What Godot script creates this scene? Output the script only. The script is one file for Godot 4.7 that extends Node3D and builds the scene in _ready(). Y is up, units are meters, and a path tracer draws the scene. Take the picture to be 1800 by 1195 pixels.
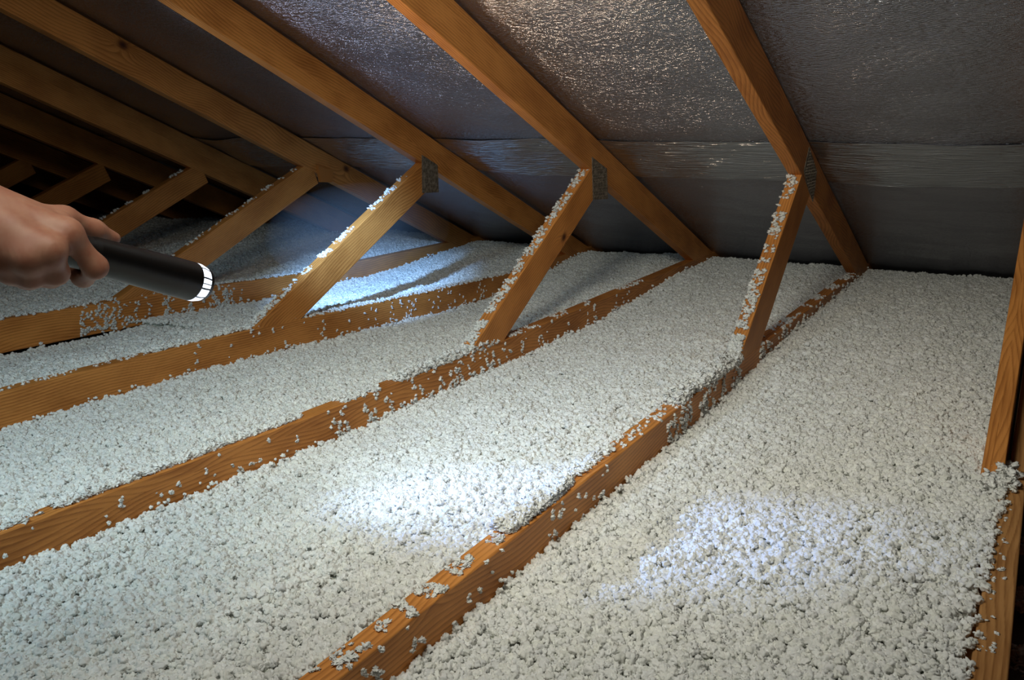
extends Node3D
# Attic seen along its trusses: x runs along the eave (to the right), -z runs to the eave, y is up.
# y = 0 is the top of the bottom chords; the trusses stand 0.6 m apart in planes x = 0.6 * (i - 4).

const SPACING := 0.6
const HALF := 0.0175            # half the thickness of the timber
const ROOF_Y := 1.486           # height of the rafter tops at z = 0
const PITCH := 0.4344           # rise of the roof for each metre of z

var M := {}
var used := {}
var rng := RandomNumberGenerator.new()
var soft := FastNoiseLite.new()
var fine := FastNoiseLite.new()
var granules: Array = []
var flakes: Array = []


func _ready() -> void:
	rng.seed = 20417
	soft.seed = 5
	soft.frequency = 1.0
	soft.fractal_octaves = 3
	fine.seed = 9
	fine.frequency = 1.0
	fine.fractal_octaves = 2
	view()
	lighting()
	materials()
	shell()
	roof_foil()
	for i in range(-3, 5):
		truss(i)
	truss_beside_hatch()
	insulation()
	loose_flakes()
	hatch()
	torch()
	person()
	haze()


# ------------------------------------------------------------------ camera, light

func view() -> void:
	var cam := Camera3D.new()
	cam.name = "camera"
	add_child(cam)
	cam.position = Vector3(0.5569, 0.5326, 0.0)
	cam.basis = Basis(Vector3(0.85112, -0.00604, -0.52494), Vector3(-0.12507, 0.96881, -0.21393), Vector3(0.50986, 0.24773, 0.82382)).orthonormalized()
	cam.fov = 43.231
	cam.near = 0.02
	cam.far = 60.0
	cam.current = true


func aim(l: Node3D, from: Vector3, to: Vector3) -> void:
	l.position = from
	l.basis = Basis.looking_at(to - from, Vector3.UP if absf((to - from).normalized().y) < 0.99 else Vector3.RIGHT)


func area(called: String, from: Vector3, to: Vector3, size: Vector2, color: Color, energy: float) -> void:
	var l := AreaLight3D.new()
	l.name = called
	add_child(l)
	aim(l, from, to)
	l.area_size = size
	l.light_color = color
	l.light_energy = energy
	l.area_range = 14.0
	l.shadow_enabled = true


func spot(called: String, from: Vector3, to: Vector3, half_angle: float, blend: float, color: Color, energy: float, size: float) -> void:
	var l := SpotLight3D.new()
	l.name = called
	add_child(l)
	aim(l, from, to)
	l.spot_angle = half_angle
	l.spot_angle_attenuation = blend
	l.spot_range = 14.0
	l.spot_attenuation = 2.0
	l.light_color = color
	l.light_energy = energy
	l.light_size = size
	l.shadow_enabled = true


func lighting() -> void:
	var e := Environment.new()
	e.background_mode = Environment.BG_COLOR
	e.background_color = Color(0.02, 0.022, 0.026)
	e.tonemap_mode = Environment.TONE_MAPPER_LINEAR
	e.tonemap_exposure = 1.0
	e.sdfgi_enabled = true
	e.ssao_enabled = true
	e.ssil_enabled = true
	e.volumetric_fog_enabled = true
	e.volumetric_fog_density = 0.0
	var w := WorldEnvironment.new()
	w.name = "environment"
	w.environment = e
	add_child(w)
	# the work lamp of the photographer, above the camera
	area("work_lamp", Vector3(0.0, 1.06, -0.42), Vector3(-0.12, 0.0, -1.6), Vector2(0.5, 0.35), Color(1.0, 1.0, 0.95), 0.63)
	# the lamp on the photographer's head, thrown forward
	spot("head_lamp", Vector3(0.12, 1.1, -0.1), Vector3(-0.22, -0.05, -1.95), 37.0, 1.0, Color(1.0, 0.985, 0.91), 0.74, 0.12)
	# a second, cooler lamp on a rafter behind the camera, turned to the left
	spot("cool_lamp", Vector3(-0.5, 1.05, 0.2), Vector3(-0.90, 0.0, -0.92), 37.0, 1.0, Color(0.82, 0.95, 1.0), 1.0, 0.12)
	# a small warm lamp on the chords, out of view to the left, turned up to the foil
	spot("warm_lamp", Vector3(-1.0, 0.30, -0.62), Vector3(-0.40, 0.78, -1.72), 26.0, 1.0, Color(1.0, 0.88, 0.74), 0.8, 0.10)
	# three more torches held out of view
	spot("second_torch", Vector3(-1.5, 0.6, -0.6), Vector3(0.04, -0.05, -1.02), 7.0, 1.0, Color(0.56, 0.71, 1.0), 4.6, 0.03)
	spot("third_torch", Vector3(-0.6, 0.95, -0.7), Vector3(-1.54, -0.06, -2.38), 10.5, 1.0, Color(0.58, 0.77, 1.0), 10.5, 0.03)
	spot("fourth_torch", Vector3(-1.65, 0.42, -0.85), Vector3(-0.98, 0.78, -1.74), 22.0, 1.0, Color(0.86, 0.90, 1.0), 0.24, 0.08)


# ------------------------------------------------------------------ helpers

func numbered(called: String) -> String:
	used[called] = used.get(called, -1) + 1
	return called if used[called] == 0 else "%s_%03d" % [called, used[called]]


func tag(o: Node, label: String, category: String, group := "", kind := "") -> void:
	if label != "":
		o.set_meta("label", label)
	if category != "":
		o.set_meta("category", category)
	if group != "":
		o.set_meta("group", group)
	if kind != "":
		o.set_meta("kind", kind)


func thing(called: String, at: Vector3, label: String, category: String, group := "") -> Node3D:
	var o := Node3D.new()
	o.name = numbered(called)
	add_child(o)
	o.position = at
	tag(o, label, category, group)
	return o


func put(called: String, mesh: Mesh, mat: Material, parent: Node) -> MeshInstance3D:
	var o := MeshInstance3D.new()
	o.name = numbered(called) if parent == self else called
	o.mesh = mesh
	o.material_override = mat
	parent.add_child(o, true)
	return o


func arrays_mesh(v: PackedVector3Array, n: PackedVector3Array, uv: PackedVector2Array, idx: PackedInt32Array) -> ArrayMesh:
	var a := []
	a.resize(Mesh.ARRAY_MAX)
	a[Mesh.ARRAY_VERTEX] = v
	a[Mesh.ARRAY_NORMAL] = n
	if uv.size():
		a[Mesh.ARRAY_TEX_UV] = uv
	a[Mesh.ARRAY_INDEX] = idx
	var m := ArrayMesh.new()
	m.add_surface_from_arrays(Mesh.PRIMITIVE_TRIANGLES, a)
	return m


# A sawn board: a rounded rectangle swept along a path in the plane of y and z. The path is the
# middle of the board; width runs in x, depth lies in the plane, at right angles to the path.
func board(path: Array, width: float, depth: float, r := 0.0025, wear := 0.0006) -> ArrayMesh:
	var v := PackedVector3Array()
	var nn := PackedVector3Array()
	var uv := PackedVector2Array()
	var idx := PackedInt32Array()
	var ring: Array = []
	for c in 4:
		var sx := 1.0 if c == 0 or c == 3 else -1.0
		var sy := 1.0 if c < 2 else -1.0
		for k in 3:
			var a := (c + k / 2.0) * PI / 2.0
			ring.append([Vector2(sx * (width / 2 - r) + cos(a) * r, sy * (depth / 2 - r) + sin(a) * r), Vector2(cos(a), sin(a))])
	var around: Array = [0.0]
	for k in 12:
		around.append(around[k] + (ring[(k + 1) % 12][0] - ring[k][0]).length())
	var u0 := rng.randf() * 4.0
	var v0 := rng.randf()
	# finer stations, so that the board is not a perfect prism
	var pts: Array = []
	for k in path.size() - 1:
		var p0: Vector2 = path[k]
		var p1: Vector2 = path[k + 1]
		var steps := maxi(1, int((p1 - p0).length() / 0.12))
		for s in steps:
			pts.append(p0.lerp(p1, s / float(steps)))
	pts.append(path[-1])
	var along := 0.0
	for k in pts.size():
		var d: Vector2 = (pts[mini(k + 1, pts.size() - 1)] - pts[maxi(k - 1, 0)]).normalized()
		if k > 0:
			along += (pts[k] - pts[k - 1]).length()
		var up := Vector2(d.y, -d.x)      # path points are (z, y)
		if up.y < 0:
			up = -up
		for j in 13:
			var q: Vector2 = ring[j % 12][0]
			var m: Vector2 = ring[j % 12][1]
			var w := fine.get_noise_3d(along * 3.0 + u0 * 31.0, (j % 12) * 5.0, v0 * 40.0) * wear
			q += m * w
			var c: Vector2 = pts[k] + up * q.y
			var n2 := up * m.y
			v.append(Vector3(q.x, c.y, c.x))
			nn.append(Vector3(m.x, n2.y, n2.x))
			uv.append(Vector2(u0 + along, v0 + around[j] * 2.0))
	# which way round do the faces go?
	var d0: Vector2 = (pts[1] - pts[0]).normalized()
	var flip := d0.x > 0.0
	for k in pts.size() - 1:
		for j in 12:
			var a := k * 13 + j
			var b := a + 13
			if flip:
				idx.append_array([a, b, a + 1, a + 1, b, b + 1])
			else:
				idx.append_array([a, a + 1, b, a + 1, b + 1, b])
	for e in 2:
		var k := 0 if e == 0 else pts.size() - 1
		var out := Vector3(0, d0.y, d0.x) * (-1.0 if e == 0 else 1.0)
		var base := v.size()
		for j in 12:
			v.append(v[k * 13 + j])
			nn.append(out)
			uv.append(Vector2(u0, v0) + ring[j][0] * 2.0)
		for j in range(1, 11):
			if (e == 0) != flip:
				idx.append_array([base, base + j + 1, base + j])
			else:
				idx.append_array([base, base + j, base + j + 1])
	return arrays_mesh(v, nn, uv, idx)


# A flat sheet of metal or board: an outline in y and z, thickened from x = x0 to x1.
func plate(outline: Array, x0: float, x1: float) -> ArrayMesh:
	var st := SurfaceTool.new()
	st.begin(Mesh.PRIMITIVE_TRIANGLES)
	add_plate(st, outline, x0, x1)
	st.generate_normals()
	return st.commit()


func add_plate(st: SurfaceTool, outline: Array, x0: float, x1: float) -> void:
	st.set_smooth_group(-1)
	var n := outline.size()
	var area2 := 0.0
	for k in n:
		var a: Vector2 = outline[k]
		var b: Vector2 = outline[(k + 1) % n]
		area2 += a.x * b.y - b.x * a.y
	var pts := outline.duplicate()
	if area2 < 0:
		pts.reverse()
	# points are (y, z); with y to the right and z up their order is anticlockwise seen from +x
	for k in range(1, n - 1):
		for q in [pts[0], pts[k + 1], pts[k]]:
			st.add_vertex(Vector3(x1, q.x, q.y))
		for q in [pts[0], pts[k], pts[k + 1]]:
			st.add_vertex(Vector3(x0, q.x, q.y))
	for k in n:
		var a: Vector2 = pts[k]
		var b: Vector2 = pts[(k + 1) % n]
		for q in [Vector3(x0, a.x, a.y), Vector3(x1, a.x, a.y), Vector3(x1, b.x, b.y), Vector3(x0, a.x, a.y), Vector3(x1, b.x, b.y), Vector3(x0, b.x, b.y)]:
			st.add_vertex(q)


func add_box(st: SurfaceTool, lo: Vector3, hi: Vector3) -> void:
	add_plate(st, [Vector2(lo.y, lo.z), Vector2(hi.y, lo.z), Vector2(hi.y, hi.z), Vector2(lo.y, hi.z)], lo.x, hi.x)


func box(lo: Vector3, hi: Vector3) -> ArrayMesh:
	var st := SurfaceTool.new()
	st.begin(Mesh.PRIMITIVE_TRIANGLES)
	add_box(st, lo, hi)
	st.generate_normals()
	return st.commit()


# A profile of (radius, distance along z) turned round the z axis.
func lathe(profile: Array, sides := 40, from := 0.0, to := TAU) -> ArrayMesh:
	var st := SurfaceTool.new()
	st.begin(Mesh.PRIMITIVE_TRIANGLES)
	for k in profile.size() - 1:
		var p: Vector2 = profile[k]
		var q: Vector2 = profile[k + 1]
		st.set_smooth_group(k if p.distance_to(q) > 0.0 else 0)
		for s in sides:
			var a := lerpf(from, to, s / float(sides))
			var b := lerpf(from, to, (s + 1) / float(sides))
			var p0 := Vector3(cos(a) * p.x, sin(a) * p.x, p.y)
			var p1 := Vector3(cos(b) * p.x, sin(b) * p.x, p.y)
			var q0 := Vector3(cos(a) * q.x, sin(a) * q.x, q.y)
			var q1 := Vector3(cos(b) * q.x, sin(b) * q.x, q.y)
			for c in [p0, q1, p1, p0, q0, q1]:
				st.add_vertex(c)
	st.generate_normals()
	return st.commit()


# ------------------------------------------------------------------ materials

func wood_texture(seed_at: int, lines: float, warp: float, early: Color, late: Color, knots: Array) -> Array:
	var w := 1024
	var h := 512
	var n := FastNoiseLite.new()
	n.seed = seed_at
	n.frequency = 1.0
	n.fractal_octaves = 2
	var f := FastNoiseLite.new()
	f.seed = seed_at + 7
	f.frequency = 1.0
	f.fractal_octaves = 2
	var a := PackedByteArray()
	a.resize(w * h * 3)
	var g := PackedByteArray()
	g.resize(w * h)
	var at := 0
	for y in h:
		var vy := y / float(h)
		for x in w:
			# repeats along the grain by walking round a circle
			var ang := x / float(w) * TAU
			var cx := cos(ang)
			var cy := sin(ang)
			var ring := vy * lines + n.get_noise_3d(cx * 0.30, cy * 0.30, vy * 1.6) * warp * 1.3
			var dark := 0.0
			for k in knots:
				var dx: float = (x / float(w) - k.x) * 2.0
				var dy: float = (vy - k.y)
				var d2: float = (dx * dx * 0.55 + dy * dy) / (k.z * k.z)
				ring += 3.2 * exp(-d2 * 0.35) * (1.0 if dy > 0 else -1.0) * minf(1.0, absf(dy) / k.z * 1.5)
				dark += exp(-d2 * 3.0)
			var t := ring - floorf(ring)
			t = pow(t, 2.2) if t < 0.93 else pow(0.93, 2.2) * (1.0 - t) / 0.07
			var fib := f.get_noise_3d(cx * 3.0, cy * 3.0, vy * 170.0)
			var tone := n.get_noise_3d(cx * 0.8 + 9.0, cy * 0.8, vy * 5.0)
			var m := clampf(t * 0.62 + fib * 0.22 + tone * 0.35 + 0.05 + dark * 0.8, 0.0, 1.15)
			var c := early.lerp(late, m)
			c = c.lerp(Color(0.20, 0.10, 0.05), clampf(dark * 0.75, 0.0, 0.8))
			a[at * 3] = clampi(int(c.r * 255), 0, 255)
			a[at * 3 + 1] = clampi(int(c.g * 255), 0, 255)
			a[at * 3 + 2] = clampi(int(c.b * 255), 0, 255)
			g[at] = clampi(int(150 - t * 70 + fib * 70), 0, 255)
			at += 1
	var im := Image.create_from_data(w, h, false, Image.FORMAT_RGB8, a)
	var ig := Image.create_from_data(w, h, false, Image.FORMAT_L8, g)
	return [ImageTexture.create_from_image(im), ImageTexture.create_from_image(ig)]


func wood(name_: String, tex: Array, tint: Color, rough: float) -> StandardMaterial3D:
	var m := StandardMaterial3D.new()
	m.resource_name = name_
	m.albedo_texture = tex[0]
	m.albedo_color = tint
	m.roughness = rough
	m.metallic_specular = 0.4
	m.heightmap_enabled = true
	m.heightmap_texture = tex[1]
	m.heightmap_scale = 0.05
	return m


# normal map of the foil: embossed ridges along x, or the drawn-out wrinkles of the lap
func foil_texture(wrinkled: bool) -> ImageTexture:
	var s := 1024
	var n := FastNoiseLite.new()
	n.seed = 31
	n.frequency = 1.0
	n.fractal_octaves = 2
	var hgt := PackedFloat32Array()
	hgt.resize(s * s)
	var at := 0
	for y in s:
		var vy := y / float(s)
		var ay := vy * TAU
		var ca := cos(ay)
		var sa := sin(ay)
		for x in s:
			var ax := x / float(s) * TAU
			# two circles, so that the pattern repeats both ways
			var cx := cos(ax)
			var sx := sin(ax)
			if wrinkled:
				hgt[at] = 34.0 * n.get_noise_3d(cx * 0.5 + ca * 5.0, sx * 0.5 + sa * 5.0, 7.0 + ca * 2.0) + 3.0 * n.get_noise_3d(cx * 3.0 + ca * 22.0, sx * 3.0 + sa * 22.0, 9.0)
			else:
				var wob := n.get_noise_3d(cx * 1.6 + 3.0 * ca, sx * 1.6, sa * 3.0)
				var strength := 0.72 + 0.6 * n.get_noise_3d(cx * 5.0, sx * 5.0 + 4.0 * ca, 4.0 * sa + 40.0)
				var pebble := n.get_noise_3d(cx * 22.0 + 9.0 * ca, sx * 22.0 + 9.0 * sa, ca * 26.0)
				hgt[at] = (cos((vy * 64.0 + wob * 0.7) * TAU) * strength + pebble * 0.4) * 3.8
			at += 1
	var g := PackedByteArray()
	g.resize(s * s * 3)
	for y in s:
		var up := ((y + s - 1) % s) * s
		var down := ((y + 1) % s) * s
		for x in s:
			var dx := (hgt[y * s + (x + 1) % s] - hgt[y * s + (x + s - 1) % s]) * 0.5
			var dy := (hgt[down + x] - hgt[up + x]) * 0.5
			var l := 127.0 / sqrt(dx * dx + dy * dy + 1.0)
			var k := (y * s + x) * 3
			g[k] = int(128.0 - dx * l)
			g[k + 1] = int(128.0 + dy * l)
			g[k + 2] = int(128.0 + l)
	return ImageTexture.create_from_image(Image.create_from_data(s, s, false, Image.FORMAT_RGB8, g))


func plain(name_: String, c: Color, rough: float, metal := 0.0) -> StandardMaterial3D:
	var m := StandardMaterial3D.new()
	m.resource_name = name_
	m.albedo_color = c
	m.roughness = rough
	m.metallic = metal
	return m


func materials() -> void:
	var early := Color(0.90, 0.645, 0.375)
	var late := Color(0.57, 0.35, 0.155)
	var t1 := wood_texture(3, 76.0, 1.7, early, late, [])
	var t2 := wood_texture(14, 56.0, 4.0, early, late, [Vector3(0.3, 0.3, 0.035), Vector3(0.72, 0.72, 0.045)])
	var t3 := wood_texture(27, 66.0, 2.6, early, late, [Vector3(0.55, 0.15, 0.03)])
	M.wood = [wood("pine straight grain", t1, Color(0.93, 0.88, 0.79), 0.55), wood("pine knotty", t2, Color(0.91, 0.85, 0.75), 0.58), wood("pine mild grain", t3, Color(0.96, 0.90, 0.80), 0.55)]
	M.dusty = wood("weathered pine", t3, Color(0.84, 0.86, 0.90), 0.75)
	M.old = wood("old batten wood", t2, Color(0.9, 0.8, 0.7), 0.8)
	var fo := plain("silver foil", Color(0.68, 0.68, 0.71), 0.22, 0.95)
	fo.normal_enabled = true
	fo.normal_texture = foil_texture(false)
	fo.normal_scale = 1.0
	M.foil = fo
	var fl := plain("wrinkled silver foil", Color(0.76, 0.77, 0.79), 0.22, 0.95)
	fl.normal_enabled = true
	fl.normal_texture = foil_texture(true)
	fl.normal_scale = 0.5
	M.foil_lap = fl
	var wool := plain("white blown wool", Color(1, 1, 1), 0.95)
	wool.vertex_color_use_as_albedo = true
	wool.metallic_specular = 0.25
	M.wool = wool
	M.bed = plain("packed white wool", Color(0.80, 0.81, 0.77), 1.0)
	var zinc := plain("galvanised steel", Color(0.74, 0.69, 0.62), 0.5, 0.4)
	var zn := NoiseTexture2D.new()
	zn.width = 256
	zn.height = 256
	zn.seamless = true
	var fz := FastNoiseLite.new()
	fz.seed = 4
	fz.frequency = 0.05
	fz.noise_type = FastNoiseLite.TYPE_CELLULAR
	zn.noise = fz
	var ramp := Gradient.new()
	ramp.set_color(0, Color(0.40, 0.38, 0.36))
	ramp.set_color(1, Color(1, 1, 1))
	zn.color_ramp = ramp
	zinc.albedo_texture = zn
	zinc.uv1_triplanar = true
	zinc.uv1_scale = Vector3(6, 6, 6)
	M.zinc = zinc
	M.slot = plain("tooth slot", Color(0.10, 0.095, 0.09), 0.7)
	M.plaster = plain("grey plasterboard", Color(0.42, 0.40, 0.37), 0.9)
	M.ply = wood("gable boards", t1, Color(0.5, 0.42, 0.34), 0.8)
	M.black = plain("black anodised aluminium", Color(0.010, 0.011, 0.013), 0.36)
	M.black.metallic_specular = 0.5
	var lit := plain("lit white diffuser", Color(0.9, 0.93, 1.0), 0.4)
	lit.emission_enabled = true
	lit.emission = Color(0.88, 0.93, 1.0)
	lit.emission_energy_multiplier = 1.4
	M.lit = lit
	var skin := plain("skin", Color(0.60, 0.46, 0.39), 0.5)
	skin.metallic_specular = 0.35
	skin.subsurf_scatter_enabled = true
	skin.subsurf_scatter_strength = 0.12
	var sk := NoiseTexture2D.new()
	sk.width = 512
	sk.height = 512
	sk.seamless = true
	var fs := FastNoiseLite.new()
	fs.seed = 12
	fs.frequency = 0.012
	fs.fractal_octaves = 4
	sk.noise = fs
	var sr := Gradient.new()
	sr.set_color(0, Color(0.86, 0.72, 0.68))
	sr.set_color(1, Color(1, 0.97, 0.93))
	sk.color_ramp = sr
	skin.albedo_texture = sk
	skin.uv1_triplanar = true
	skin.uv1_scale = Vector3(9, 9, 9)
	M.skin = skin


# ------------------------------------------------------------------ shell

func roof_y(z: float) -> float:
	return ROOF_Y + PITCH * z


func struct(called: String, mesh: Mesh, mat: Material) -> MeshInstance3D:
	var o := put(called, mesh, mat, self)
	o.set_meta("kind", "structure")
	return o


func shell() -> void:
	# plasterboard of the rooms below, with the hatch hole at its right
	var st := SurfaceTool.new()
	st.begin(Mesh.PRIMITIVE_TRIANGLES)
	add_box(st, Vector3(-4.6, -0.16, -3.9), Vector3(0.62, -0.14, 3.6))
	add_box(st, Vector3(0.62, -0.16, -3.9), Vector3(2.2, -0.14, -1.75))
	add_box(st, Vector3(0.62, -0.16, 0.1), Vector3(2.2, -0.14, 3.6))
	add_box(st, Vector3(0.62, -0.62, -1.75), Vector3(2.2, -0.60, 0.1))
	add_box(st, Vector3(0.60, -0.62, -1.77), Vector3(0.62, -0.16, 0.12))
	add_box(st, Vector3(0.62, -0.62, -1.77), Vector3(2.2, -0.16, -1.75))
	add_box(st, Vector3(0.62, -0.62, 0.1), Vector3(2.2, -0.16, 0.12))
	st.generate_normals()
	struct("floor", st.commit(), M.plaster)
	var gable := [Vector2(-0.62, -3.95), Vector2(roof_y(-3.95), -3.95), Vector2(roof_y(1.2) + 0.1, 1.2), Vector2(0.9, 3.7), Vector2(-0.62, 3.7)]
	struct("wall_left", plate(gable, -4.7, -4.6), M.ply)
	struct("wall_right", plate(gable, 2.2, 2.3), M.ply)
	struct("wall_back", box(Vector3(-4.7, -0.62, 3.6), Vector3(2.3, 1.2, 3.7)), M.ply)


func foil_sheet(z0: float, z1: float, lift: float, wave: float, edge: float) -> ArrayMesh:
	var x0 := -4.6
	var x1 := 2.2
	var step := 0.03
	var nx := int((x1 - x0) / step)
	var nz := maxi(4, int(absf(z1 - z0) / 0.035))
	var out := Vector3(0, 1, -PITCH).normalized()
	var v := PackedVector3Array()
	var uv := PackedVector2Array()
	var nn := PackedVector3Array()
	var idx := PackedInt32Array()
	for j in nz + 1:
		for i in nx + 1:
			var x := x0 + step * i
			var t := j / float(nz)
			var wob := soft.get_noise_2d(x * 1.3, 40.0 + z0) * edge
			var z := lerpf(z0, z1, t) + wob * (1.0 - t)
			# the sheet is pinned by the rafters and belly-hangs a little between them
			var s := (x / SPACING) - floorf(x / SPACING)
			var hang := pow(sin(s * PI), 0.8)
			var crumple: float = soft.get_noise_3d(x * 1.6, z * 3.5, 3.0) * 0.012 + fine.get_noise_3d(x * 3.0, z * 14.0, 8.0) * wave
			if x < -1.6:
				crumple *= 1.0 + minf(1.6, (-1.6 - x) * 1.6)
			var d := lift + (crumple - 0.006) * hang
			v.append(Vector3(x, roof_y(z), z) + out * d)
			uv.append(Vector2(x / 0.25, z * 1.09 / 0.25))
			nn.append(-out)
	for j in nz:
		for i in nx:
			var a := j * (nx + 1) + i
			var b := a + nx + 1
			idx.append_array([a, b, a + 1, a + 1, b, b + 1])
	var st := SurfaceTool.new()
	st.create_from(arrays_mesh(v, nn, uv, idx), 0)
	st.generate_normals()
	return st.commit()


func roof_foil() -> void:
	var roof := Node3D.new()
	roof.name = "ceiling"
	roof.set_meta("kind", "structure")
	add_child(roof)
	put("foil_sheet", foil_sheet(-2.36, 1.25, 0.006, 0.0015, 0.02), M.foil, roof)
	put("foil_sheet", foil_sheet(-2.60, -2.33, 0.003, 0.006, 0.02), M.foil_lap, roof)
	put("foil_sheet", foil_sheet(-3.95, -2.50, 0.010, 0.002, 0.0), M.foil, roof)
	# boards over the foil, and the other slope behind the camera
	put("roof_deck", plate([Vector2(roof_y(-4.0) + 0.06, -4.0), Vector2(roof_y(1.25) + 0.06, 1.25), Vector2(roof_y(1.25) + 0.09, 1.25), Vector2(roof_y(-4.0) + 0.09, -4.0)], -4.7, 2.3), M.ply, roof)
	put("roof_deck", plate([Vector2(roof_y(1.2) + 0.06, 1.2), Vector2(roof_y(1.2) + 0.10, 1.2), Vector2(0.94, 3.75), Vector2(0.90, 3.75)], -4.7, 2.3), M.ply, roof)


# ------------------------------------------------------------------ trusses

func chord_bow(i: int, z: float) -> float:
	var t: Array = {4: [[-0.5, -0.004], [-1.1, 0.006], [-1.6, 0.008], [-3.3, 0.0]], 3: [[-0.5, 0.0], [-1.1, -0.010], [-1.7, -0.015], [-3.2, 0.002]],
		2: [[-0.85, 0.011], [-1.45, 0.006], [-2.1, -0.020], [-2.8, -0.045], [-3.35, -0.026]], 1: [[-1.2, 0.024], [-1.66, 0.014], [-2.25, -0.016], [-3.35, -0.015]]}.get(i, [[0.0, 0.0], [-4.0, 0.0]])
	if z >= t[0][0]:
		return t[0][1]
	for k in t.size() - 1:
		if z >= t[k + 1][0]:
			return lerpf(t[k][1], t[k + 1][1], (z - t[k][0]) / (t[k + 1][0] - t[k][0]))
	return t[-1][1]


func web_of(i: int) -> Array:      # foot z, head z, head y, depth
	return {4: [-1.835, -2.290, 0.398, 0.112], 3: [-1.640, -2.290, 0.400, 0.088], 2: [-1.512, -2.270, 0.400, 0.088], 1: [-1.518, -2.340, 0.378, 0.090],
		0: [-1.470, -2.325, 0.362, 0.088], -1: [-1.430, -2.290, 0.356, 0.088]}.get(i, [-1.45, -2.300, 0.370, 0.088])


func truss(i: int) -> void:
	var x := SPACING * (i - 4)
	var labels := {
		-2: "dark pine roof truss just beyond the one that shows above the hand",
		-3: "farthest dark pine roof truss, standing against the gable",
		4: "rightmost full pine roof truss, with a diamond shaped nail plate at its joint",
		3: "pine roof truss whose thickly flaked web crosses the middle of the photo",
		2: "pine roof truss, web lit by the torch beam, with a spotted grey nail plate",
		1: "pine roof truss whose web ends behind the glowing torch head",
		0: "dim pine roof truss whose web runs down behind the thumb",
		-1: "darker pine roof truss whose web shows just above the back of the hand",
	}
	var o := thing("roof_truss", Vector3(x, 0, 0), labels.get(i, "pine roof truss"), "roof truss")
	var m: Array = [M.wood[(i + 6) % 3], M.wood[(i + 7) % 3], M.wood[(i + 8) % 3]]
	# rafter: its top follows the roof, deeper timber in the far trusses
	var deep := 0.0914 if i > 0 else 0.115
	var off := Vector2(-PITCH, -1).normalized()  # away from the roof; (z, y) order is kept below
	var pa := Vector2(-3.80, roof_y(-3.80))
	var pb := Vector2(1.18, roof_y(1.18))
	var nrm := Vector2(PITCH, -1).normalized() * deep / 2
	put("rafter", board([pa + nrm, pb + nrm], HALF * 2, deep), m[0], o)
	# bottom chord
	var path: Array = []
	for k in 61:
		var z := lerpf(2.4, -3.62, k / 60.0)
		path.append(Vector2(z, chord_bow(i, z) - 0.045))
	put("bottom_chord", board(path, HALF * 2, 0.09), m[1], o)
	# web: a little thinner, so that the chord's face covers its cut end
	var w := web_of(i)
	var foot := Vector2(w[0], chord_bow(i, w[0]))
	var head := Vector2(w[1], w[2])
	var d := (head - foot).normalized()
	var low := Vector2(d.x * 0 - d.y, d.x).normalized()
	if low.y > 0:
		low = -low
	var mid: Vector2 = low * w[3] / 2.0
	put("web", board([foot - d * 0.045 + mid, head + d * 0.030 + mid], HALF * 2 - 0.0012, w[3]), m[2], o)
	plates(i, o)


func plates(i: int, o: Node3D) -> void:
	var shapes := {3: [Vector2(0.429, -2.287), Vector2(0.391, -2.387), Vector2(0.299, -2.400), Vector2(0.305, -2.299)],
		2: [Vector2(0.427, -2.262), Vector2(0.391, -2.345), Vector2(0.301, -2.348), Vector2(0.305, -2.258)],
		4: [Vector2(0.462, -2.335), Vector2(0.396, -2.441), Vector2(0.351, -2.437), Vector2(0.314, -2.423), Vector2(0.373, -2.328), Vector2(0.404, -2.298)],
		1: [Vector2(0.376, -2.395), Vector2(0.351, -2.475), Vector2(0.309, -2.465), Vector2(0.313, -2.404)]}
	if not shapes.has(i):
		return
	var s: Array = shapes[i]
	var p := put("nail_plate", plate(s, HALF, HALF + 0.0016), M.wood[2] if i == 1 else M.zinc, o)
	if i == 1:
		p.name = "wood_block"
		p.mesh = plate(s, HALF, HALF + 0.012)
		return
	var st := SurfaceTool.new()
	st.begin(Mesh.PRIMITIVE_TRIANGLES)
	var c := Vector2.ZERO
	for q in s:
		c += q / s.size()
	var poly := PackedVector2Array()
	for q in s:
		poly.append(c + (q - c) * 0.9)
	var a := 0
	for yy in range(0, 22):
		for zz in range(0, 22):
			var q := Vector2(0.29 + yy * 0.008, -2.46 + zz * 0.0105 + (yy % 2) * 0.005)
			if Geometry2D.is_point_in_polygon(q, poly):
				q += Vector2(rng.randf_range(-1, 1), rng.randf_range(-1, 1)) * 0.001
				add_box(st, Vector3(HALF + 0.0014, q.x - 0.0022, q.y - 0.0008), Vector3(HALF + 0.0028, q.x + 0.0012, q.y + 0.0010))
				a += 1
	if a:
		st.generate_normals()
		var t := put("plate_teeth", st.commit(), M.zinc, p)
		t.set_meta("kind", "stuff")


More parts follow.
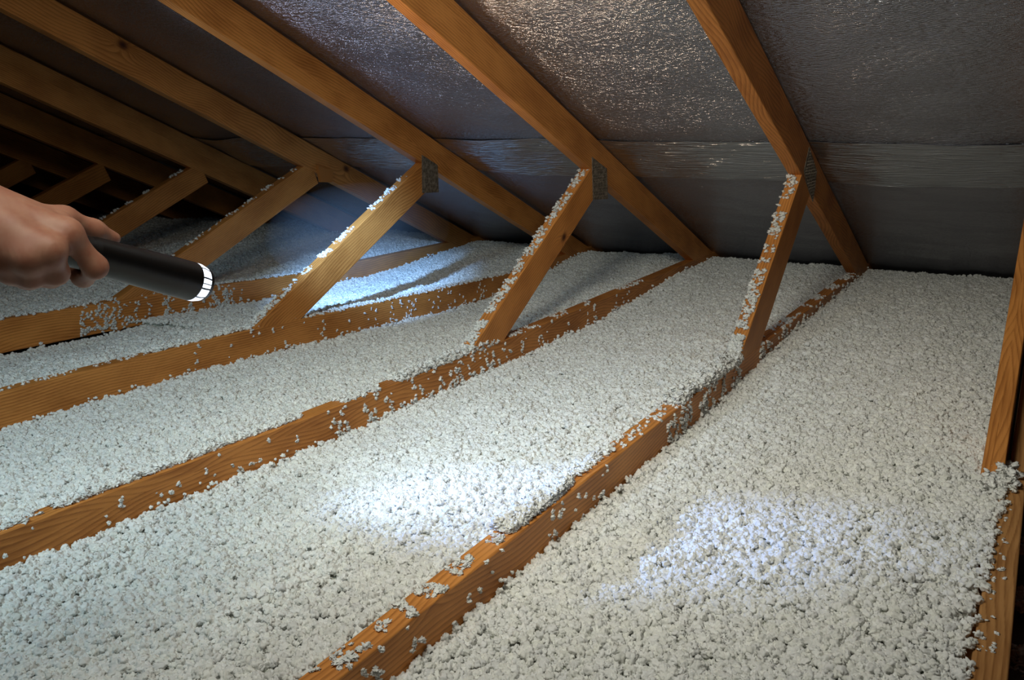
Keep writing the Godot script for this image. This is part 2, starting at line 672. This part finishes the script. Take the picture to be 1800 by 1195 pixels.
func truss_beside_hatch() -> void:
	var o := thing("roof_truss", Vector3(0.5385, 0, 0), "leaning roof truss web at the right edge of the photo, beside the hatch board", "roof truss")
	var foot := Vector2(-1.41, 0.0)
	var head := Vector2(-2.12, 0.395)
	var d := (head - foot).normalized()
	var low := Vector2(-d.y, d.x)
	if low.y > 0:
		low = -low
	put("web", board([foot - d * 0.03 + low * 0.044, head + d * 0.05 + low * 0.044], HALF * 2 - 0.004, 0.088), M.wood[1], o)
	put("bottom_chord", board([Vector2(2.4, -0.075), Vector2(-3.62, -0.075)], HALF * 2 - 0.002, 0.09), M.wood[0], o)
	var nrm := Vector2(PITCH, -1).normalized() * 0.0914 / 2
	put("rafter", board([Vector2(-3.80, roof_y(-3.80)) + nrm, Vector2(1.18, roof_y(1.18)) + nrm], HALF * 2, 0.0914), M.wood[0], o)
	# the second, shaded upright nailed on behind it
	var p := thing("pine_post", Vector3(0.578, 0, 0), "dark shaded pine post leaning behind the web at the right edge, above the hatch board", "post")
	var foot2 := Vector2(-1.49, -0.01)
	put("post_body", board([foot2 + low * 0.05, foot2 + d * 0.80 + low * 0.05], 0.036, 0.08), M.dusty, p)


# ------------------------------------------------------------------ insulation

func blob(seed_at: int, lump: float, rough: float) -> ArrayMesh:
	# an icosahedron, split twice and pushed in and out
	var t := (1.0 + sqrt(5.0)) / 2.0
	var v: Array = []
	for q in [[-1, t, 0], [1, t, 0], [-1, -t, 0], [1, -t, 0], [0, -1, t], [0, 1, t], [0, -1, -t], [0, 1, -t], [t, 0, -1], [t, 0, 1], [-t, 0, -1], [-t, 0, 1]]:
		v.append(Vector3(q[0], q[1], q[2]).normalized())
	var f: Array = [[0, 11, 5], [0, 5, 1], [0, 1, 7], [0, 7, 10], [0, 10, 11], [1, 5, 9], [5, 11, 4], [11, 10, 2], [10, 7, 6], [7, 1, 8], [3, 9, 4], [3, 4, 2], [3, 2, 6], [3, 6, 8], [3, 8, 9], [4, 9, 5], [2, 4, 11], [6, 2, 10], [8, 6, 7], [9, 8, 1]]
	for level in 2:
		var mids := {}
		var g: Array = []
		for tri in f:
			var m: Array = []
			for k in 3:
				var a: int = tri[k]
				var b: int = tri[(k + 1) % 3]
				var key := Vector2i(mini(a, b), maxi(a, b))
				if not mids.has(key):
					mids[key] = v.size()
					v.append(((v[a] + v[b]) * 0.5).normalized())
				m.append(mids[key])
			g.append_array([[tri[0], m[0], m[2]], [tri[1], m[1], m[0]], [tri[2], m[2], m[1]], m])
		f = g
	var n := FastNoiseLite.new()
	n.seed = seed_at
	n.frequency = 1.0
	n.fractal_octaves = 1
	var pts: Array = []
	for p in v:
		var r: float = 1.0 + lump * n.get_noise_3d(p.x * 1.3, p.y * 1.3, p.z * 1.3) * 1.6 + rough * n.get_noise_3d(p.x * 3.4 + 50, p.y * 3.4, p.z * 3.4) * 1.6
		pts.append(p * maxf(0.25, r))
	var st := SurfaceTool.new()
	st.begin(Mesh.PRIMITIVE_TRIANGLES)
	st.set_smooth_group(0)
	for tri in f:
		for k in [0, 2, 1]:
			st.add_vertex(pts[tri[k]])
	st.index()
	st.generate_normals()
	return st.commit()


# height of the wool in the bay right of truss i; s runs from 0 at that truss to 1 at the next
func bed_y(i: int, x: float, s: float, z: float) -> float:
	var left := -0.070
	var right := -0.019
	match i:
		4:
			left = -0.055 if z > -1.6 else lerpf(-0.055, -0.028, clampf((-1.6 - z) / 0.6, 0, 1))
			right = -0.004
		3:
			left = lerpf(-0.054, -0.072, clampf((-0.5 - z) / 0.7, 0, 1))
			if z < -2.3:
				left = lerpf(-0.072, -0.035, clampf((-2.3 - z) / 0.7, 0, 1))
		2:
			left = lerpf(-0.072, -0.098, clampf((-1.4 - z) / 0.9, 0, 1))
		1:
			left = lerpf(-0.058, -0.080, clampf((-1.2 - z) / 0.7, 0, 1))
	if i <= 0:
		left = 0.014
	if i == 1 and z > -1.6:
		left = -0.090
	if i < 0:
		right = 0.014
	elif i < 4:
		right = -0.024 + chord_bow(i + 1, z)
		left += chord_bow(i, z) * 0.5
	var y := lerpf(left, right, smoothstep(0.0, 1.0, s))
	y = lerpf(y, -0.020, clampf((-2.7 - z) / 0.7, 0, 1) * 0.7)
	y += soft.get_noise_2d(x * 4.0, z * 4.0) * 0.013 * (0.35 + minf(1.0, minf(s, 1.0 - s) * 6.0) * 0.65)
	y += fine.get_noise_2d(x * 26.0 + 7.0, z * 26.0) * 0.006
	return y


func insulation() -> void:
	for k in 5:
		granules.append(blob(100 + k * 13, 0.34, 0.13))
	for k in 3:
		flakes.append(blob(400 + k * 17, 0.45, 0.50))
	var where := {4: "bed of white blown insulation at the right, between the rightmost full truss and the hatch board",
		3: "bed of white blown insulation in the middle, with the brightest bluish patch of torchlight on it",
		2: "bed of white blown insulation behind the middle truss web, in even soft light",
		1: "narrow bed of white blown insulation below the torch head, bluish at its far end",
		0: "grey shaded bed of blown insulation showing just above and below the torch",
		-1: "dim bed of blown insulation in the bay beyond the one behind the torch",
		-2: "dark bed of blown insulation, second from the gable",
		-3: "darkest and farthest bed of blown insulation, next to the gable"}
	for i in range(-3, 5):
		var xl := SPACING * (i - 4) + HALF + 0.001
		var xr := SPACING * (i - 3) - HALF - 0.001
		if i == 4:
			xr = 0.541
		var o := thing("insulation_bed", Vector3(0, 0, 0), where[i], "insulation")
		o.set_meta("kind", "stuff")
		var bed := put("packed_wool", bed_mesh(i, xl, xr), M.bed, o)
		bed.set_meta("kind", "stuff")
		var near := i >= 2
		var spots: Array = [[], [], [], [], []]
		var over := 0.03 if i == 4 else 0.0
		# finer where it is nearer
		var bands := [[-0.25, -1.0, 0.0060], [-1.0, -2.0, 0.0064], [-2.0, -3.52, 0.0072]] if near else ([[-0.35, -3.52, 0.0080]] if i >= 0 else [[-0.9, -3.52, 0.013]])
		for band in bands:
			var gap: float = band[2]
			var z0: float = band[0]
			var nx := int((xr - xl + over) / gap)
			var nz := int((z0 - band[1]) / gap)
			for ab in nx * nz:
				var a := ab / nz
				var b := ab % nz
				var x: float = xl + (a + rng.randf()) * gap
				var z: float = z0 - (b + rng.randf()) * gap
				if x > xr:
					# spill over the edge of the hatch board
					if z < -1.5 or z > -0.5 or rng.randf() > 0.8 - (x - xr) / 0.03 - absf(z + 1.35) * 0.75:
						continue
				var s := clampf((x - xl) / (xr - xl), 0.0, 1.0)
				var small := 1.0
				var y := bed_y(i, x, s, z) + rng.randf_range(-0.004, 0.003)
				if s < 0.03 and rng.randf() < 0.4 and fine.get_noise_2d(z * 9.0, i * 3.0 + 11.0) > 0.0:
					small = 0.6
					y += rng.randf() * rng.randf() * 0.022      # tufts that climb the timber
				if s > 0.985 and i < 4:
					y -= 0.006
				if x > xr:
					y = maxf(y, 0.003)
				if y > roof_y(z) - 0.016:
					continue
				var r: float = small * gap * (0.52 + 0.42 * rng.randf())
				spots[rng.randi() % 5].append([Vector3(x, y, z), r])
		for k in 5:
			scatter("granules", granules[k], spots[k], o, 0.78, 1.1)


func bed_mesh(i: int, xl: float, xr: float) -> ArrayMesh:
	var nx := 40
	var nz := 150
	var v := PackedVector3Array()
	var nn := PackedVector3Array()
	var idx := PackedInt32Array()
	var z_near := 0.6
	for j in nz + 1:
		for k in nx + 1:
			var s := k / float(nx)
			var x := lerpf(xl, xr, s)
			var z := lerpf(z_near, -3.50, j / float(nz))
			v.append(Vector3(x, minf(bed_y(i, x, s, z) - 0.004, roof_y(z) - 0.035), z))
			nn.append(Vector3.UP)
	for j in nz:
		for k in nx:
			var a := j * (nx + 1) + k
			var b := a + nx + 1
			idx.append_array([a, a + 1, b, a + 1, b + 1, b])
	var base := v.size()       # skirt and underside, so that the bed has thickness
	for q in [[xl, z_near], [xr, z_near], [xr, -3.50], [xl, -3.50]]:
		v.append(Vector3(q[0], -0.138, q[1]))
		nn.append(Vector3.DOWN)
	idx.append_array([base, base + 3, base + 1, base + 1, base + 3, base + 2])
	for k in nx:
		idx.append_array([k, base, k + 1])
	idx.append_array([nx, base, base + 1])
	for k in nx:
		var a := nz * (nx + 1) + k
		idx.append_array([a, a + 1, base + 3])
	idx.append_array([nz * (nx + 1) + nx, base + 2, base + 3])
	var st := SurfaceTool.new()
	st.create_from(arrays_mesh(v, nn, PackedVector2Array(), idx), 0)
	st.generate_normals()
	return st.commit()


# copies of one shape at [place, radius], turned at random, each with its own tone of white
func scatter(called: String, shape: Mesh, spots: Array, parent: Node, flat: float, tall: float) -> MultiMeshInstance3D:
	var mm := MultiMesh.new()
	mm.transform_format = MultiMesh.TRANSFORM_3D
	mm.use_colors = true
	mm.mesh = shape
	mm.instance_count = spots.size()
	var buf := PackedFloat32Array()
	buf.resize(spots.size() * 16)
	for k in spots.size():
		var p: Vector3 = spots[k][0]
		var r: float = spots[k][1]
		var b := Basis.from_euler(Vector3(rng.randf() * 0.9 - 0.45, rng.randf() * TAU, rng.randf() * 0.9 - 0.45))
		var sx := r * rng.randf_range(0.8, 1.35)
		var sy := r * rng.randf_range(flat, tall)
		var sz := r * rng.randf_range(0.75, 1.15)
		var at := k * 16
		buf[at] = b.x.x * sx
		buf[at + 1] = b.y.x * sy
		buf[at + 2] = b.z.x * sz
		buf[at + 3] = p.x
		buf[at + 4] = b.x.y * sx
		buf[at + 5] = b.y.y * sy
		buf[at + 6] = b.z.y * sz
		buf[at + 7] = p.y
		buf[at + 8] = b.x.z * sx
		buf[at + 9] = b.y.z * sy
		buf[at + 10] = b.z.z * sz
		buf[at + 11] = p.z
		var tone := rng.randf_range(0.76, 0.90)
		var warm := rng.randf_range(-0.02, 0.03)
		buf[at + 12] = tone
		buf[at + 13] = tone * 1.005
		buf[at + 14] = tone * (0.975 - warm)
		buf[at + 15] = 1.0
	mm.buffer = buf
	var o := MultiMeshInstance3D.new()
	o.name = numbered(called) if parent == self else called
	o.multimesh = mm
	o.material_override = M.wool
	o.set_meta("kind", "stuff")
	parent.add_child(o, true)
	return o


# flakes on top of a bottom chord: from z0 to z1, across from a to b (-1 left edge, 1 right edge)
func on_chord(out: Array, i: int, z0: float, z1: float, a: float, b: float, count: int, size: float, heap := 0.0, clump := 0.0) -> void:
	for k in count:
		var z := rng.randf_range(z0, z1)
		if clump > 0.0 and fine.get_noise_2d(z * clump, i * 9.0) < rng.randf_range(-0.25, 0.35):
			continue
		var s := rng.randf_range(a, b)
		var r := size * rng.randf_range(0.5, 1.4)
		out.append([Vector3(SPACING * (i - 4) + s * HALF, chord_bow(i, z) + r * 0.35 + heap * rng.randf() * rng.randf(), z), r])


# flakes that cling to the right face of a bottom chord, in runs that hang down
func on_side(out: Array, i: int, z0: float, z1: float, count: int, size: float) -> void:
	for k in count:
		var z := rng.randf_range(z0, z1)
		if fine.get_noise_2d(z * 14.0, i * 5.0 + 60.0) < rng.randf_range(-0.3, 0.25):
			continue
		var y := -0.075 * (1.0 - pow(rng.randf(), 1.6))
		var run := 1 + rng.randi() % 4
		for j in run:
			var r := size * rng.randf_range(0.35, 0.8)
			out.append([Vector3(SPACING * (i - 4) + HALF + r * 0.3, chord_bow(i, z) + y - j * r * 1.2, z + rng.randf_range(-1, 1) * r * 1.3), r])


# flakes on the upper face of a web: t from 0 at its foot to 1 at its head
func on_web(out: Array, i: int, t0: float, t1: float, a: float, b: float, count: int, size: float, fade: float, heap := 0.0) -> void:
	var w := web_of(i)
	var foot := Vector3(SPACING * (i - 4), chord_bow(i, w[0]), w[0])
	var head := Vector3(SPACING * (i - 4), w[2], w[1])
	var d := (head - foot).normalized()
	var up := Vector3(1, 0, 0).cross(d).normalized()
	if up.y < 0:
		up = -up
	for k in count:
		var t := lerpf(t0, t1, pow(rng.randf(), fade))
		if fine.get_noise_2d(t * 11.0, i * 7.0 + 30.0) < rng.randf_range(-0.35, 0.3) and t > 0.12:
			continue
		var s := rng.randf_range(a, b)
		var r := size * rng.randf_range(0.45, 1.4)
		out.append([foot.lerp(head, t) + Vector3(s * HALF, 0, 0) + up * (r * 0.3 + heap * rng.randf() * rng.randf()), r])


func loose_flakes() -> void:
	var names := {4: "loose white flakes lying on the rightmost full truss, thickest at the foot of its web",
		3: "loose white flakes lying on the middle truss, a long snowy line along its bottom chord",
		2: "thin white flakes lying on the truss web lit by the torch beam",
		1: "white flakes stuck to the chord below the torch and to the web above it",
		0: "few white flakes on the dim web behind the thumb"}
	for i in names.keys():
		var out: Array = []
		match i:
			4:
				on_chord(out, 4, -0.50, -0.90, -0.85, 0.85, 330, 0.0030, 0.0, 20.0)
				on_chord(out, 4, -0.88, -1.06, -0.95, 0.5, 900, 0.0044, 0.012)
				on_chord(out, 4, -1.06, -1.22, -1.0, 0.1, 130, 0.0038, 0.004)
				on_chord(out, 4, -1.22, -1.5, -0.9, 0.9, 60, 0.0025)
				on_chord(out, 4, -1.48, -1.88, -0.9, 0.75, 1000, 0.0046, 0.020)
				on_chord(out, 4, -1.62, -1.86, 0.2, 1.05, 420, 0.0046, 0.014)
				on_chord(out, 4, -2.0, -3.3, -0.9, 1.0, 420, 0.0034, 0.0, 5.0)
				on_side(out, 4, -0.5, -1.2, 150, 0.0042)
				on_side(out, 4, -1.4, -1.85, 420, 0.0048)
				on_side(out, 4, -1.95, -3.2, 520, 0.0048)
				on_web(out, 4, 0.0, 0.98, -0.95, 0.65, 850, 0.0032, 2.3, 0.003)
			3:
				on_chord(out, 3, -0.50, -0.60, -0.9, 0.6, 60, 0.0035, 0.0)
				on_chord(out, 3, -0.62, -1.08, -0.85, 0.35, 1700, 0.0040, 0.006)
				on_chord(out, 3, -1.08, -1.45, -0.9, 0.9, 420, 0.0036, 0.002, 9.0)
				on_chord(out, 3, -1.38, -1.78, -0.9, 0.9, 1000, 0.0042, 0.016)
				on_chord(out, 3, -1.8, -2.7, -0.7, 1.0, 300, 0.0030, 0.0, 6.0)
				on_side(out, 3, -0.55, -1.1, 60, 0.0034)
				on_side(out, 3, -1.1, -1.8, 300, 0.0046)
				on_side(out, 3, -1.8, -2.6, 140, 0.0036)
				on_web(out, 3, -0.05, 0.98, -0.95, 0.65, 850, 0.0031, 2.0, 0.003)
			2:
				on_chord(out, 2, -1.2, -1.7, -1.0, 0.6, 420, 0.0036, 0.006)
				on_chord(out, 2, -0.8, -1.4, -1.0, 0.8, 120, 0.0022)
				on_chord(out, 2, -1.7, -3.0, -1.0, 1.0, 500, 0.0032, 0.002)
				on_side(out, 2, -1.3, -2.9, 260, 0.0036)
				on_web(out, 2, -0.03, 0.98, -0.95, 0.6, 700, 0.0030, 1.4, 0.002)
			1:
				on_chord(out, 1, -1.15, -2.3, -1.0, 0.8, 420, 0.0040, 0.004)
				on_side(out, 1, -1.4, -2.0, 520, 0.0046)
				on_web(out, 1, 0.1, 0.96, -0.95, 0.2, 260, 0.0030, 1.1, 0.002)
			0:
				on_web(out, 0, 0.1, 0.96, -1.0, 0.0, 160, 0.0036, 1.0, 0.003)
				on_chord(out, 0, -1.6, -3.0, -1.0, 0.6, 200, 0.0040, 0.003)
		var o := thing("insulation_flakes", Vector3.ZERO, names[i], "insulation flakes")
		o.set_meta("kind", "stuff")
		var parts: Array = [[], [], []]
		for k in out.size():
			parts[k % 3].append(out[k])
		for k in 3:
			scatter("flakes", flakes[k], parts[k], o, 0.4, 1.0)


# ------------------------------------------------------------------ hatch at the right

func hatch() -> void:
	var t := thing("hatch_board", Vector3(0.567, 0, 0), "pine board edging the hatch at the lower right, its top worn and dusted with flakes", "board")
	put("board_body", board([Vector2(0.3, -0.045), Vector2(-1.47, -0.045)], 0.034, 0.09, 0.003), M.dusty, t)
	var spots := [[-1.60, -0.11, 0.17], [-1.33, -0.13, 0.10], [-1.215, -0.155, 0.10], [-1.10, -0.17, 0.11], [-0.96, -0.19, 0.11]]
	var said := ["topmost batten in the dark hatch at the right edge", "second batten down in the hatch, with wool caught on it", "third batten down in the hatch, below a tuft of wool", "wide shaded batten fourth down in the hatch", "lowest batten in the hatch at the lower right corner"]
	for k in spots.size():
		var s: Array = spots[k]
		var o := thing("ceiling_batten", Vector3(0, 0, 0), said[k], "batten", "battens in the hatch")
		var b := put("batten_body", board([Vector2(0, 0), Vector2(0, 1.0)], 0.045, 0.09), M.old, o)
		# the board lies along x
		b.mesh = board([Vector2(0.0, 0.0), Vector2(1.3, 0.0)], s[2], 0.07, 0.004, 0.002)
		b.transform = Transform3D(Basis(Vector3.UP, PI / 2 + rng.randf_range(-0.02, 0.02)), Vector3(0.605, s[1] - 0.035, s[0]))
	var out: Array = []
	for c in [[0.598, -0.118, -1.27], [0.605, -0.145, -1.16], [0.612, -0.165, -1.02], [0.60, -0.095, -1.40]]:
		for k in 70:
			var r := rng.randf_range(0.003, 0.007)
			out.append([Vector3(c[0] + rng.randfn(0, 0.008), c[1] + absf(rng.randfn(0, 0.006)), c[2] + rng.randfn(0, 0.012)), r])
	for k in 60:
		var r := rng.randf_range(0.0008, 0.0022)
		out.append([Vector3(0.567 + rng.randf_range(-0.016, 0.004), r * 0.4, rng.randf_range(-1.45, -0.9)), r])
	for k in 60:
		var r := rng.randf_range(0.003, 0.006)
		out.append([Vector3(0.56 + rng.randf_range(-0.03, 0.012), 0.004 + absf(rng.randfn(0, 0.006)), rng.randf_range(-1.44, -1.36)), r])
	var f := scatter("hatch_flakes", flakes[1], out, self, 0.4, 1.0)
	tag(f, "white tufts of wool caught along the hatch board and battens", "insulation flakes", "", "stuff")


# ------------------------------------------------------------------ torch

func torch() -> void:
	var a := Vector3(-0.2367, 0.4206, -0.4630)
	var b := Vector3(-0.2400, 0.3602, -0.6159)
	var d := (b - a).normalized()
	var o := thing("torch", a, "black metal torch held in the hand, its front ring of white light segments glowing", "torch")
	o.basis = Basis.looking_at(-d, Vector3.UP)      # local +z runs to the head
	var len_ := (b - a).length()
	var tail := -0.012
	put("barrel", lathe([Vector2(0.0, tail), Vector2(0.014, tail), Vector2(0.0160, tail + 0.003), Vector2(0.0170, 0.0), Vector2(0.0174, 0.03), Vector2(0.0184, 0.036), Vector2(0.0190, 0.06), Vector2(0.0214, len_ - 0.030), Vector2(0.0217, len_ - 0.006), Vector2(0.0209, len_ - 0.0055)], 64), M.black, o)
	# sloping ring of lit windows, then the dark front rim
	var n := 11
	for k in n:
		var w := TAU / n
		var from := k * w + 0.045
		var to := (k + 1) * w - 0.045
		if k % 4 == 1:
			put("light_segment", lathe([Vector2(0.0208, len_ - 0.0055), Vector2(0.0216, len_ - 0.0050), Vector2(0.0214, len_ + 0.0005), Vector2(0.0198, len_ + 0.0068)], 5, from, from + w * 0.42), M.lit, o)
			from += w * 0.5
		put("light_segment", lathe([Vector2(0.0208, len_ - 0.0055), Vector2(0.0216, len_ - 0.0050), Vector2(0.0214, len_ + 0.0005), Vector2(0.0198, len_ + 0.0068)], 8, from, to), M.lit, o)
	put("head_core", lathe([Vector2(0.0207, len_ - 0.0055), Vector2(0.0206, len_ + 0.0003), Vector2(0.0190, len_ + 0.0068)], 48), M.black, o)
	put("front_rim", lathe([Vector2(0.0185, len_ + 0.0066), Vector2(0.0199, len_ + 0.0070), Vector2(0.0190, len_ + 0.0112), Vector2(0.0160, len_ + 0.0122), Vector2(0.0152, len_ + 0.0096)], 48), M.black, o)
	put("front_lens", lathe([Vector2(0.0155, len_ + 0.0096), Vector2(0.0001, len_ + 0.0100)], 40), M.lit, o)
	put("switch_button", lathe([Vector2(0.0, 0.0), Vector2(0.004, 0.0), Vector2(0.0045, -0.001), Vector2(0.0045, -0.003)], 20), M.black, o).transform = Transform3D(Basis(Vector3.RIGHT, -PI / 2), Vector3(0, 0.0185, 0.055))
	var head := b + d * 0.014
	spot("torch_beam", head, head + (Vector3(-0.20, -0.05, -1.25) - head), 32.0, 1.0, Color(0.76, 0.88, 1.0), 0.17, 0.015)


# ------------------------------------------------------------------ person

func person() -> void:
	var J := {"wrist_a": Vector3(-0.2785, 0.4494, -0.3988), "mcI": Vector3(-0.2198, 0.4325, -0.4634), "mcM": Vector3(-0.2097, 0.4208, -0.4392), "mcR": Vector3(-0.2174, 0.4160, -0.4240),
		"mcL": Vector3(-0.2364, 0.4141, -0.4158), "idx_pip": Vector3(-0.2183, 0.3979, -0.4875), "idx_dip": Vector3(-0.2563, 0.3830, -0.4968), "idx_tip": Vector3(-0.2886, 0.3869, -0.5029),
		"mid_pip": Vector3(-0.2222, 0.3971, -0.4503), "mid_dip": Vector3(-0.2609, 0.3873, -0.4670), "mid_tip": Vector3(-0.2899, 0.3945, -0.4819), "ring_pip": Vector3(-0.2325, 0.3968, -0.4319),
		"ring_dip": Vector3(-0.2704, 0.3874, -0.4500), "ring_tip": Vector3(-0.2922, 0.3968, -0.4650), "lit_pip": Vector3(-0.2467, 0.4005, -0.4205), "lit_dip": Vector3(-0.2803, 0.3927, -0.4388),
		"lit_tip": Vector3(-0.2962, 0.4004, -0.4531), "th_base": Vector3(-0.2765, 0.4503, -0.4464), "th_mcp": Vector3(-0.2790, 0.4391, -0.4983), "th_ip": Vector3(-0.2818, 0.4252, -0.5308),
		"th_tip": Vector3(-0.2842, 0.4135, -0.5537), "web": Vector3(-0.2435, 0.4372, -0.4706), "wrist_u": Vector3(-0.2836, 0.4690, -0.4069), "elbow": Vector3(-0.1500, 0.4480, -0.0100),
		"back": Vector3(-0.2400, 0.4366, -0.4230), "wrist_l": Vector3(-0.2780, 0.4318, -0.3958)}
	var bones := [["wrist_a", "mcI", 20, 13], ["wrist_a", "mcM", 20, 13.5], ["wrist_a", "mcR", 19, 13], ["wrist_l", "mcL", 17, 12], ["wrist_u", "web", 21, 14], ["wrist_u", "mcI", 20, 13], ["th_base", "web", 16, 12], ["back", "mcR", 15, 12], ["back", "mcM", 15, 12], ["wrist_a", "back", 20, 17], ["wrist_u", "back", 20, 17], ["mcI", "idx_pip", 12, 10], ["idx_pip", "idx_dip", 10.5, 9],
		["idx_dip", "idx_tip", 9, 7.5], ["mcM", "mid_pip", 12, 10], ["mid_pip", "mid_dip", 10, 9], ["mid_dip", "mid_tip", 9.5, 8], ["mcR", "ring_pip", 12.5, 10.5], ["ring_pip", "ring_dip", 10.5, 9],
		["ring_dip", "ring_tip", 9, 8], ["mcL", "lit_pip", 11.5, 9.5], ["lit_pip", "lit_dip", 9.5, 8.5], ["lit_dip", "lit_tip", 8.5, 7.5], ["wrist_u", "th_base", 18, 16], ["th_base", "th_mcp", 15, 12],
		["th_mcp", "th_ip", 11.5, 10], ["th_ip", "th_tip", 9.5, 7], ["th_mcp", "web", 10, 9], ["elbow", "wrist_a", 43, 23], ["elbow", "wrist_u", 38, 18]]
	var o := thing("person", Vector3.ZERO, "person out of view whose bare hand grips the black torch at the left edge", "person")
	put("hand", flesh(J, bones, 0.0028, 0.0032, Vector3(-0.2367, 0.4206, -0.4630), Vector3(-0.2391, 0.3765, -0.5746)), M.skin, o)


# surface nets round tapered capsules joined by a smooth minimum
func flesh(J: Dictionary, bones: Array, cell: float, k: float, core_a: Vector3, core_b: Vector3) -> ArrayMesh:
	var lo := Vector3.INF
	var hi := -Vector3.INF
	for b in bones:
		for e in 2:
			var r: float = b[2 + e] * 0.001 + 0.012
			lo = lo.min(J[b[e]] - Vector3.ONE * r)
			hi = hi.max(J[b[e]] + Vector3.ONE * r)
	var nx := int((hi.x - lo.x) / cell) + 2
	var ny := int((hi.y - lo.y) / cell) + 2
	var nz := int((hi.z - lo.z) / cell) + 2
	var f := PackedFloat32Array()
	f.resize(nx * ny * nz)
	for b in bones:
		var pa: Vector3 = J[b[0]]
		var pb: Vector3 = J[b[1]]
		var ra: float = b[2] * 0.001
		var rb: float = b[3] * 0.001
		var ab := pb - pa
		var inv := 1.0 / ab.length_squared()
		var m := maxf(ra, rb) + 5.0 * k
		var c0 := ((pa.min(pb) - Vector3.ONE * m - lo) / cell).floor().max(Vector3.ZERO)
		var c1 := ((pa.max(pb) + Vector3.ONE * m - lo) / cell).ceil().min(Vector3(nx - 1, ny - 1, nz - 1))
		for z in range(int(c0.z), int(c1.z) + 1):
			for y in range(int(c0.y), int(c1.y) + 1):
				var row := (z * ny + y) * nx
				for x in range(int(c0.x), int(c1.x) + 1):
					var p := lo + Vector3(x, y, z) * cell - pa
					var t := clampf(p.dot(ab) * inv, 0.0, 1.0)
					var d := (p - ab * t).length() - lerpf(ra, rb, t)
					if d < 5.0 * k:
						f[row + x] += exp(-maxf(d, -0.03) / k)
	var core_axis := core_b - core_a
	var along_inv := 1.0 / core_axis.length_squared()
	for z in nz:
		for y in ny:
			for x in nx:
				var q := (z * ny + y) * nx + x
				var d := -k * log(f[q]) if f[q] > 1e-6 else 5.0 * k
				if d < 2.0 * k:
					# hollow where the held torch is
					var p := lo + Vector3(x, y, z) * cell - core_a
					var t := clampf(p.dot(core_axis) * along_inv, 0.0, 1.0)
					d = maxf(d, lerpf(0.0187, 0.0226, t) - (p - core_axis * t).length())
				f[q] = d
	var at := PackedInt32Array()
	at.resize(f.size())
	at.fill(-1)
	var v := PackedVector3Array()
	var step := [0, 1, nx, nx + 1, nx * ny, nx * ny + 1, nx * ny + nx, nx * ny + nx + 1]
	var corner := []
	for q in 8:
		corner.append(Vector3(q & 1, (q >> 1) & 1, q >> 2))
	var edges := [[0, 1], [2, 3], [4, 5], [6, 7], [0, 2], [1, 3], [4, 6], [5, 7], [0, 4], [1, 5], [2, 6], [3, 7]]
	for z in nz - 1:
		for y in ny - 1:
			var row := (z * ny + y) * nx
			for x in nx - 1:
				var i := row + x
				var inside := 0
				for q in 8:
					if f[i + step[q]] < 0.0:
						inside += 1
				if inside == 0 or inside == 8:
					continue
				var sum := Vector3.ZERO
				var n := 0
				for e in edges:
					var d0: float = f[i + step[e[0]]]
					var d1: float = f[i + step[e[1]]]
					if (d0 < 0.0) != (d1 < 0.0):
						sum += corner[e[0]].lerp(corner[e[1]], d0 / (d0 - d1))
						n += 1
				at[i] = v.size()
				v.append(lo + (Vector3(x, y, z) + sum / n) * cell)
	var idx := PackedInt32Array()
	var strides := [1, nx, nx * ny]
	for z in range(1, nz - 1):
		for y in range(1, ny - 1):
			for x in range(1, nx - 1):
				var i := (z * ny + y) * nx + x
				for axis in 3:
					var j: int = i + strides[axis]
					var s0 := f[i] < 0.0
					if s0 == (f[j] < 0.0):
						continue
					var u: int = strides[(axis + 1) % 3]
					var w: int = strides[(axis + 2) % 3]
					var a := at[i]
					var b := at[i - u]
					var c := at[i - u - w]
					var d := at[i - w]
					if a < 0 or b < 0 or c < 0 or d < 0:
						continue
					if s0:
						idx.append_array([a, b, c, a, c, d])
					else:
						idx.append_array([a, c, b, a, d, c])
	var nn := PackedVector3Array()
	nn.resize(v.size())
	nn.fill(Vector3.UP)
	var st := SurfaceTool.new()
	st.create_from(arrays_mesh(v, nn, PackedVector2Array(), idx), 0)
	st.generate_normals()
	return st.commit()


# ------------------------------------------------------------------ dust in the torch light

func haze() -> void:
	var f := FogVolume.new()
	f.name = "dust_haze"
	f.shape = RenderingServer.FOG_VOLUME_SHAPE_ELLIPSOID
	f.size = Vector3(0.50, 0.34, 0.80)
	f.position = Vector3(-1.50, 0.155, -2.32)
	var m := FogMaterial.new()
	m.resource_name = "dusty air"
	m.density = 0.42
	m.albedo = Color(0.92, 0.95, 1.0)
	f.material = m
	add_child(f)
	tag(f, "faint bluish dust haze hanging in the torch light behind the pale web", "haze", "", "stuff")
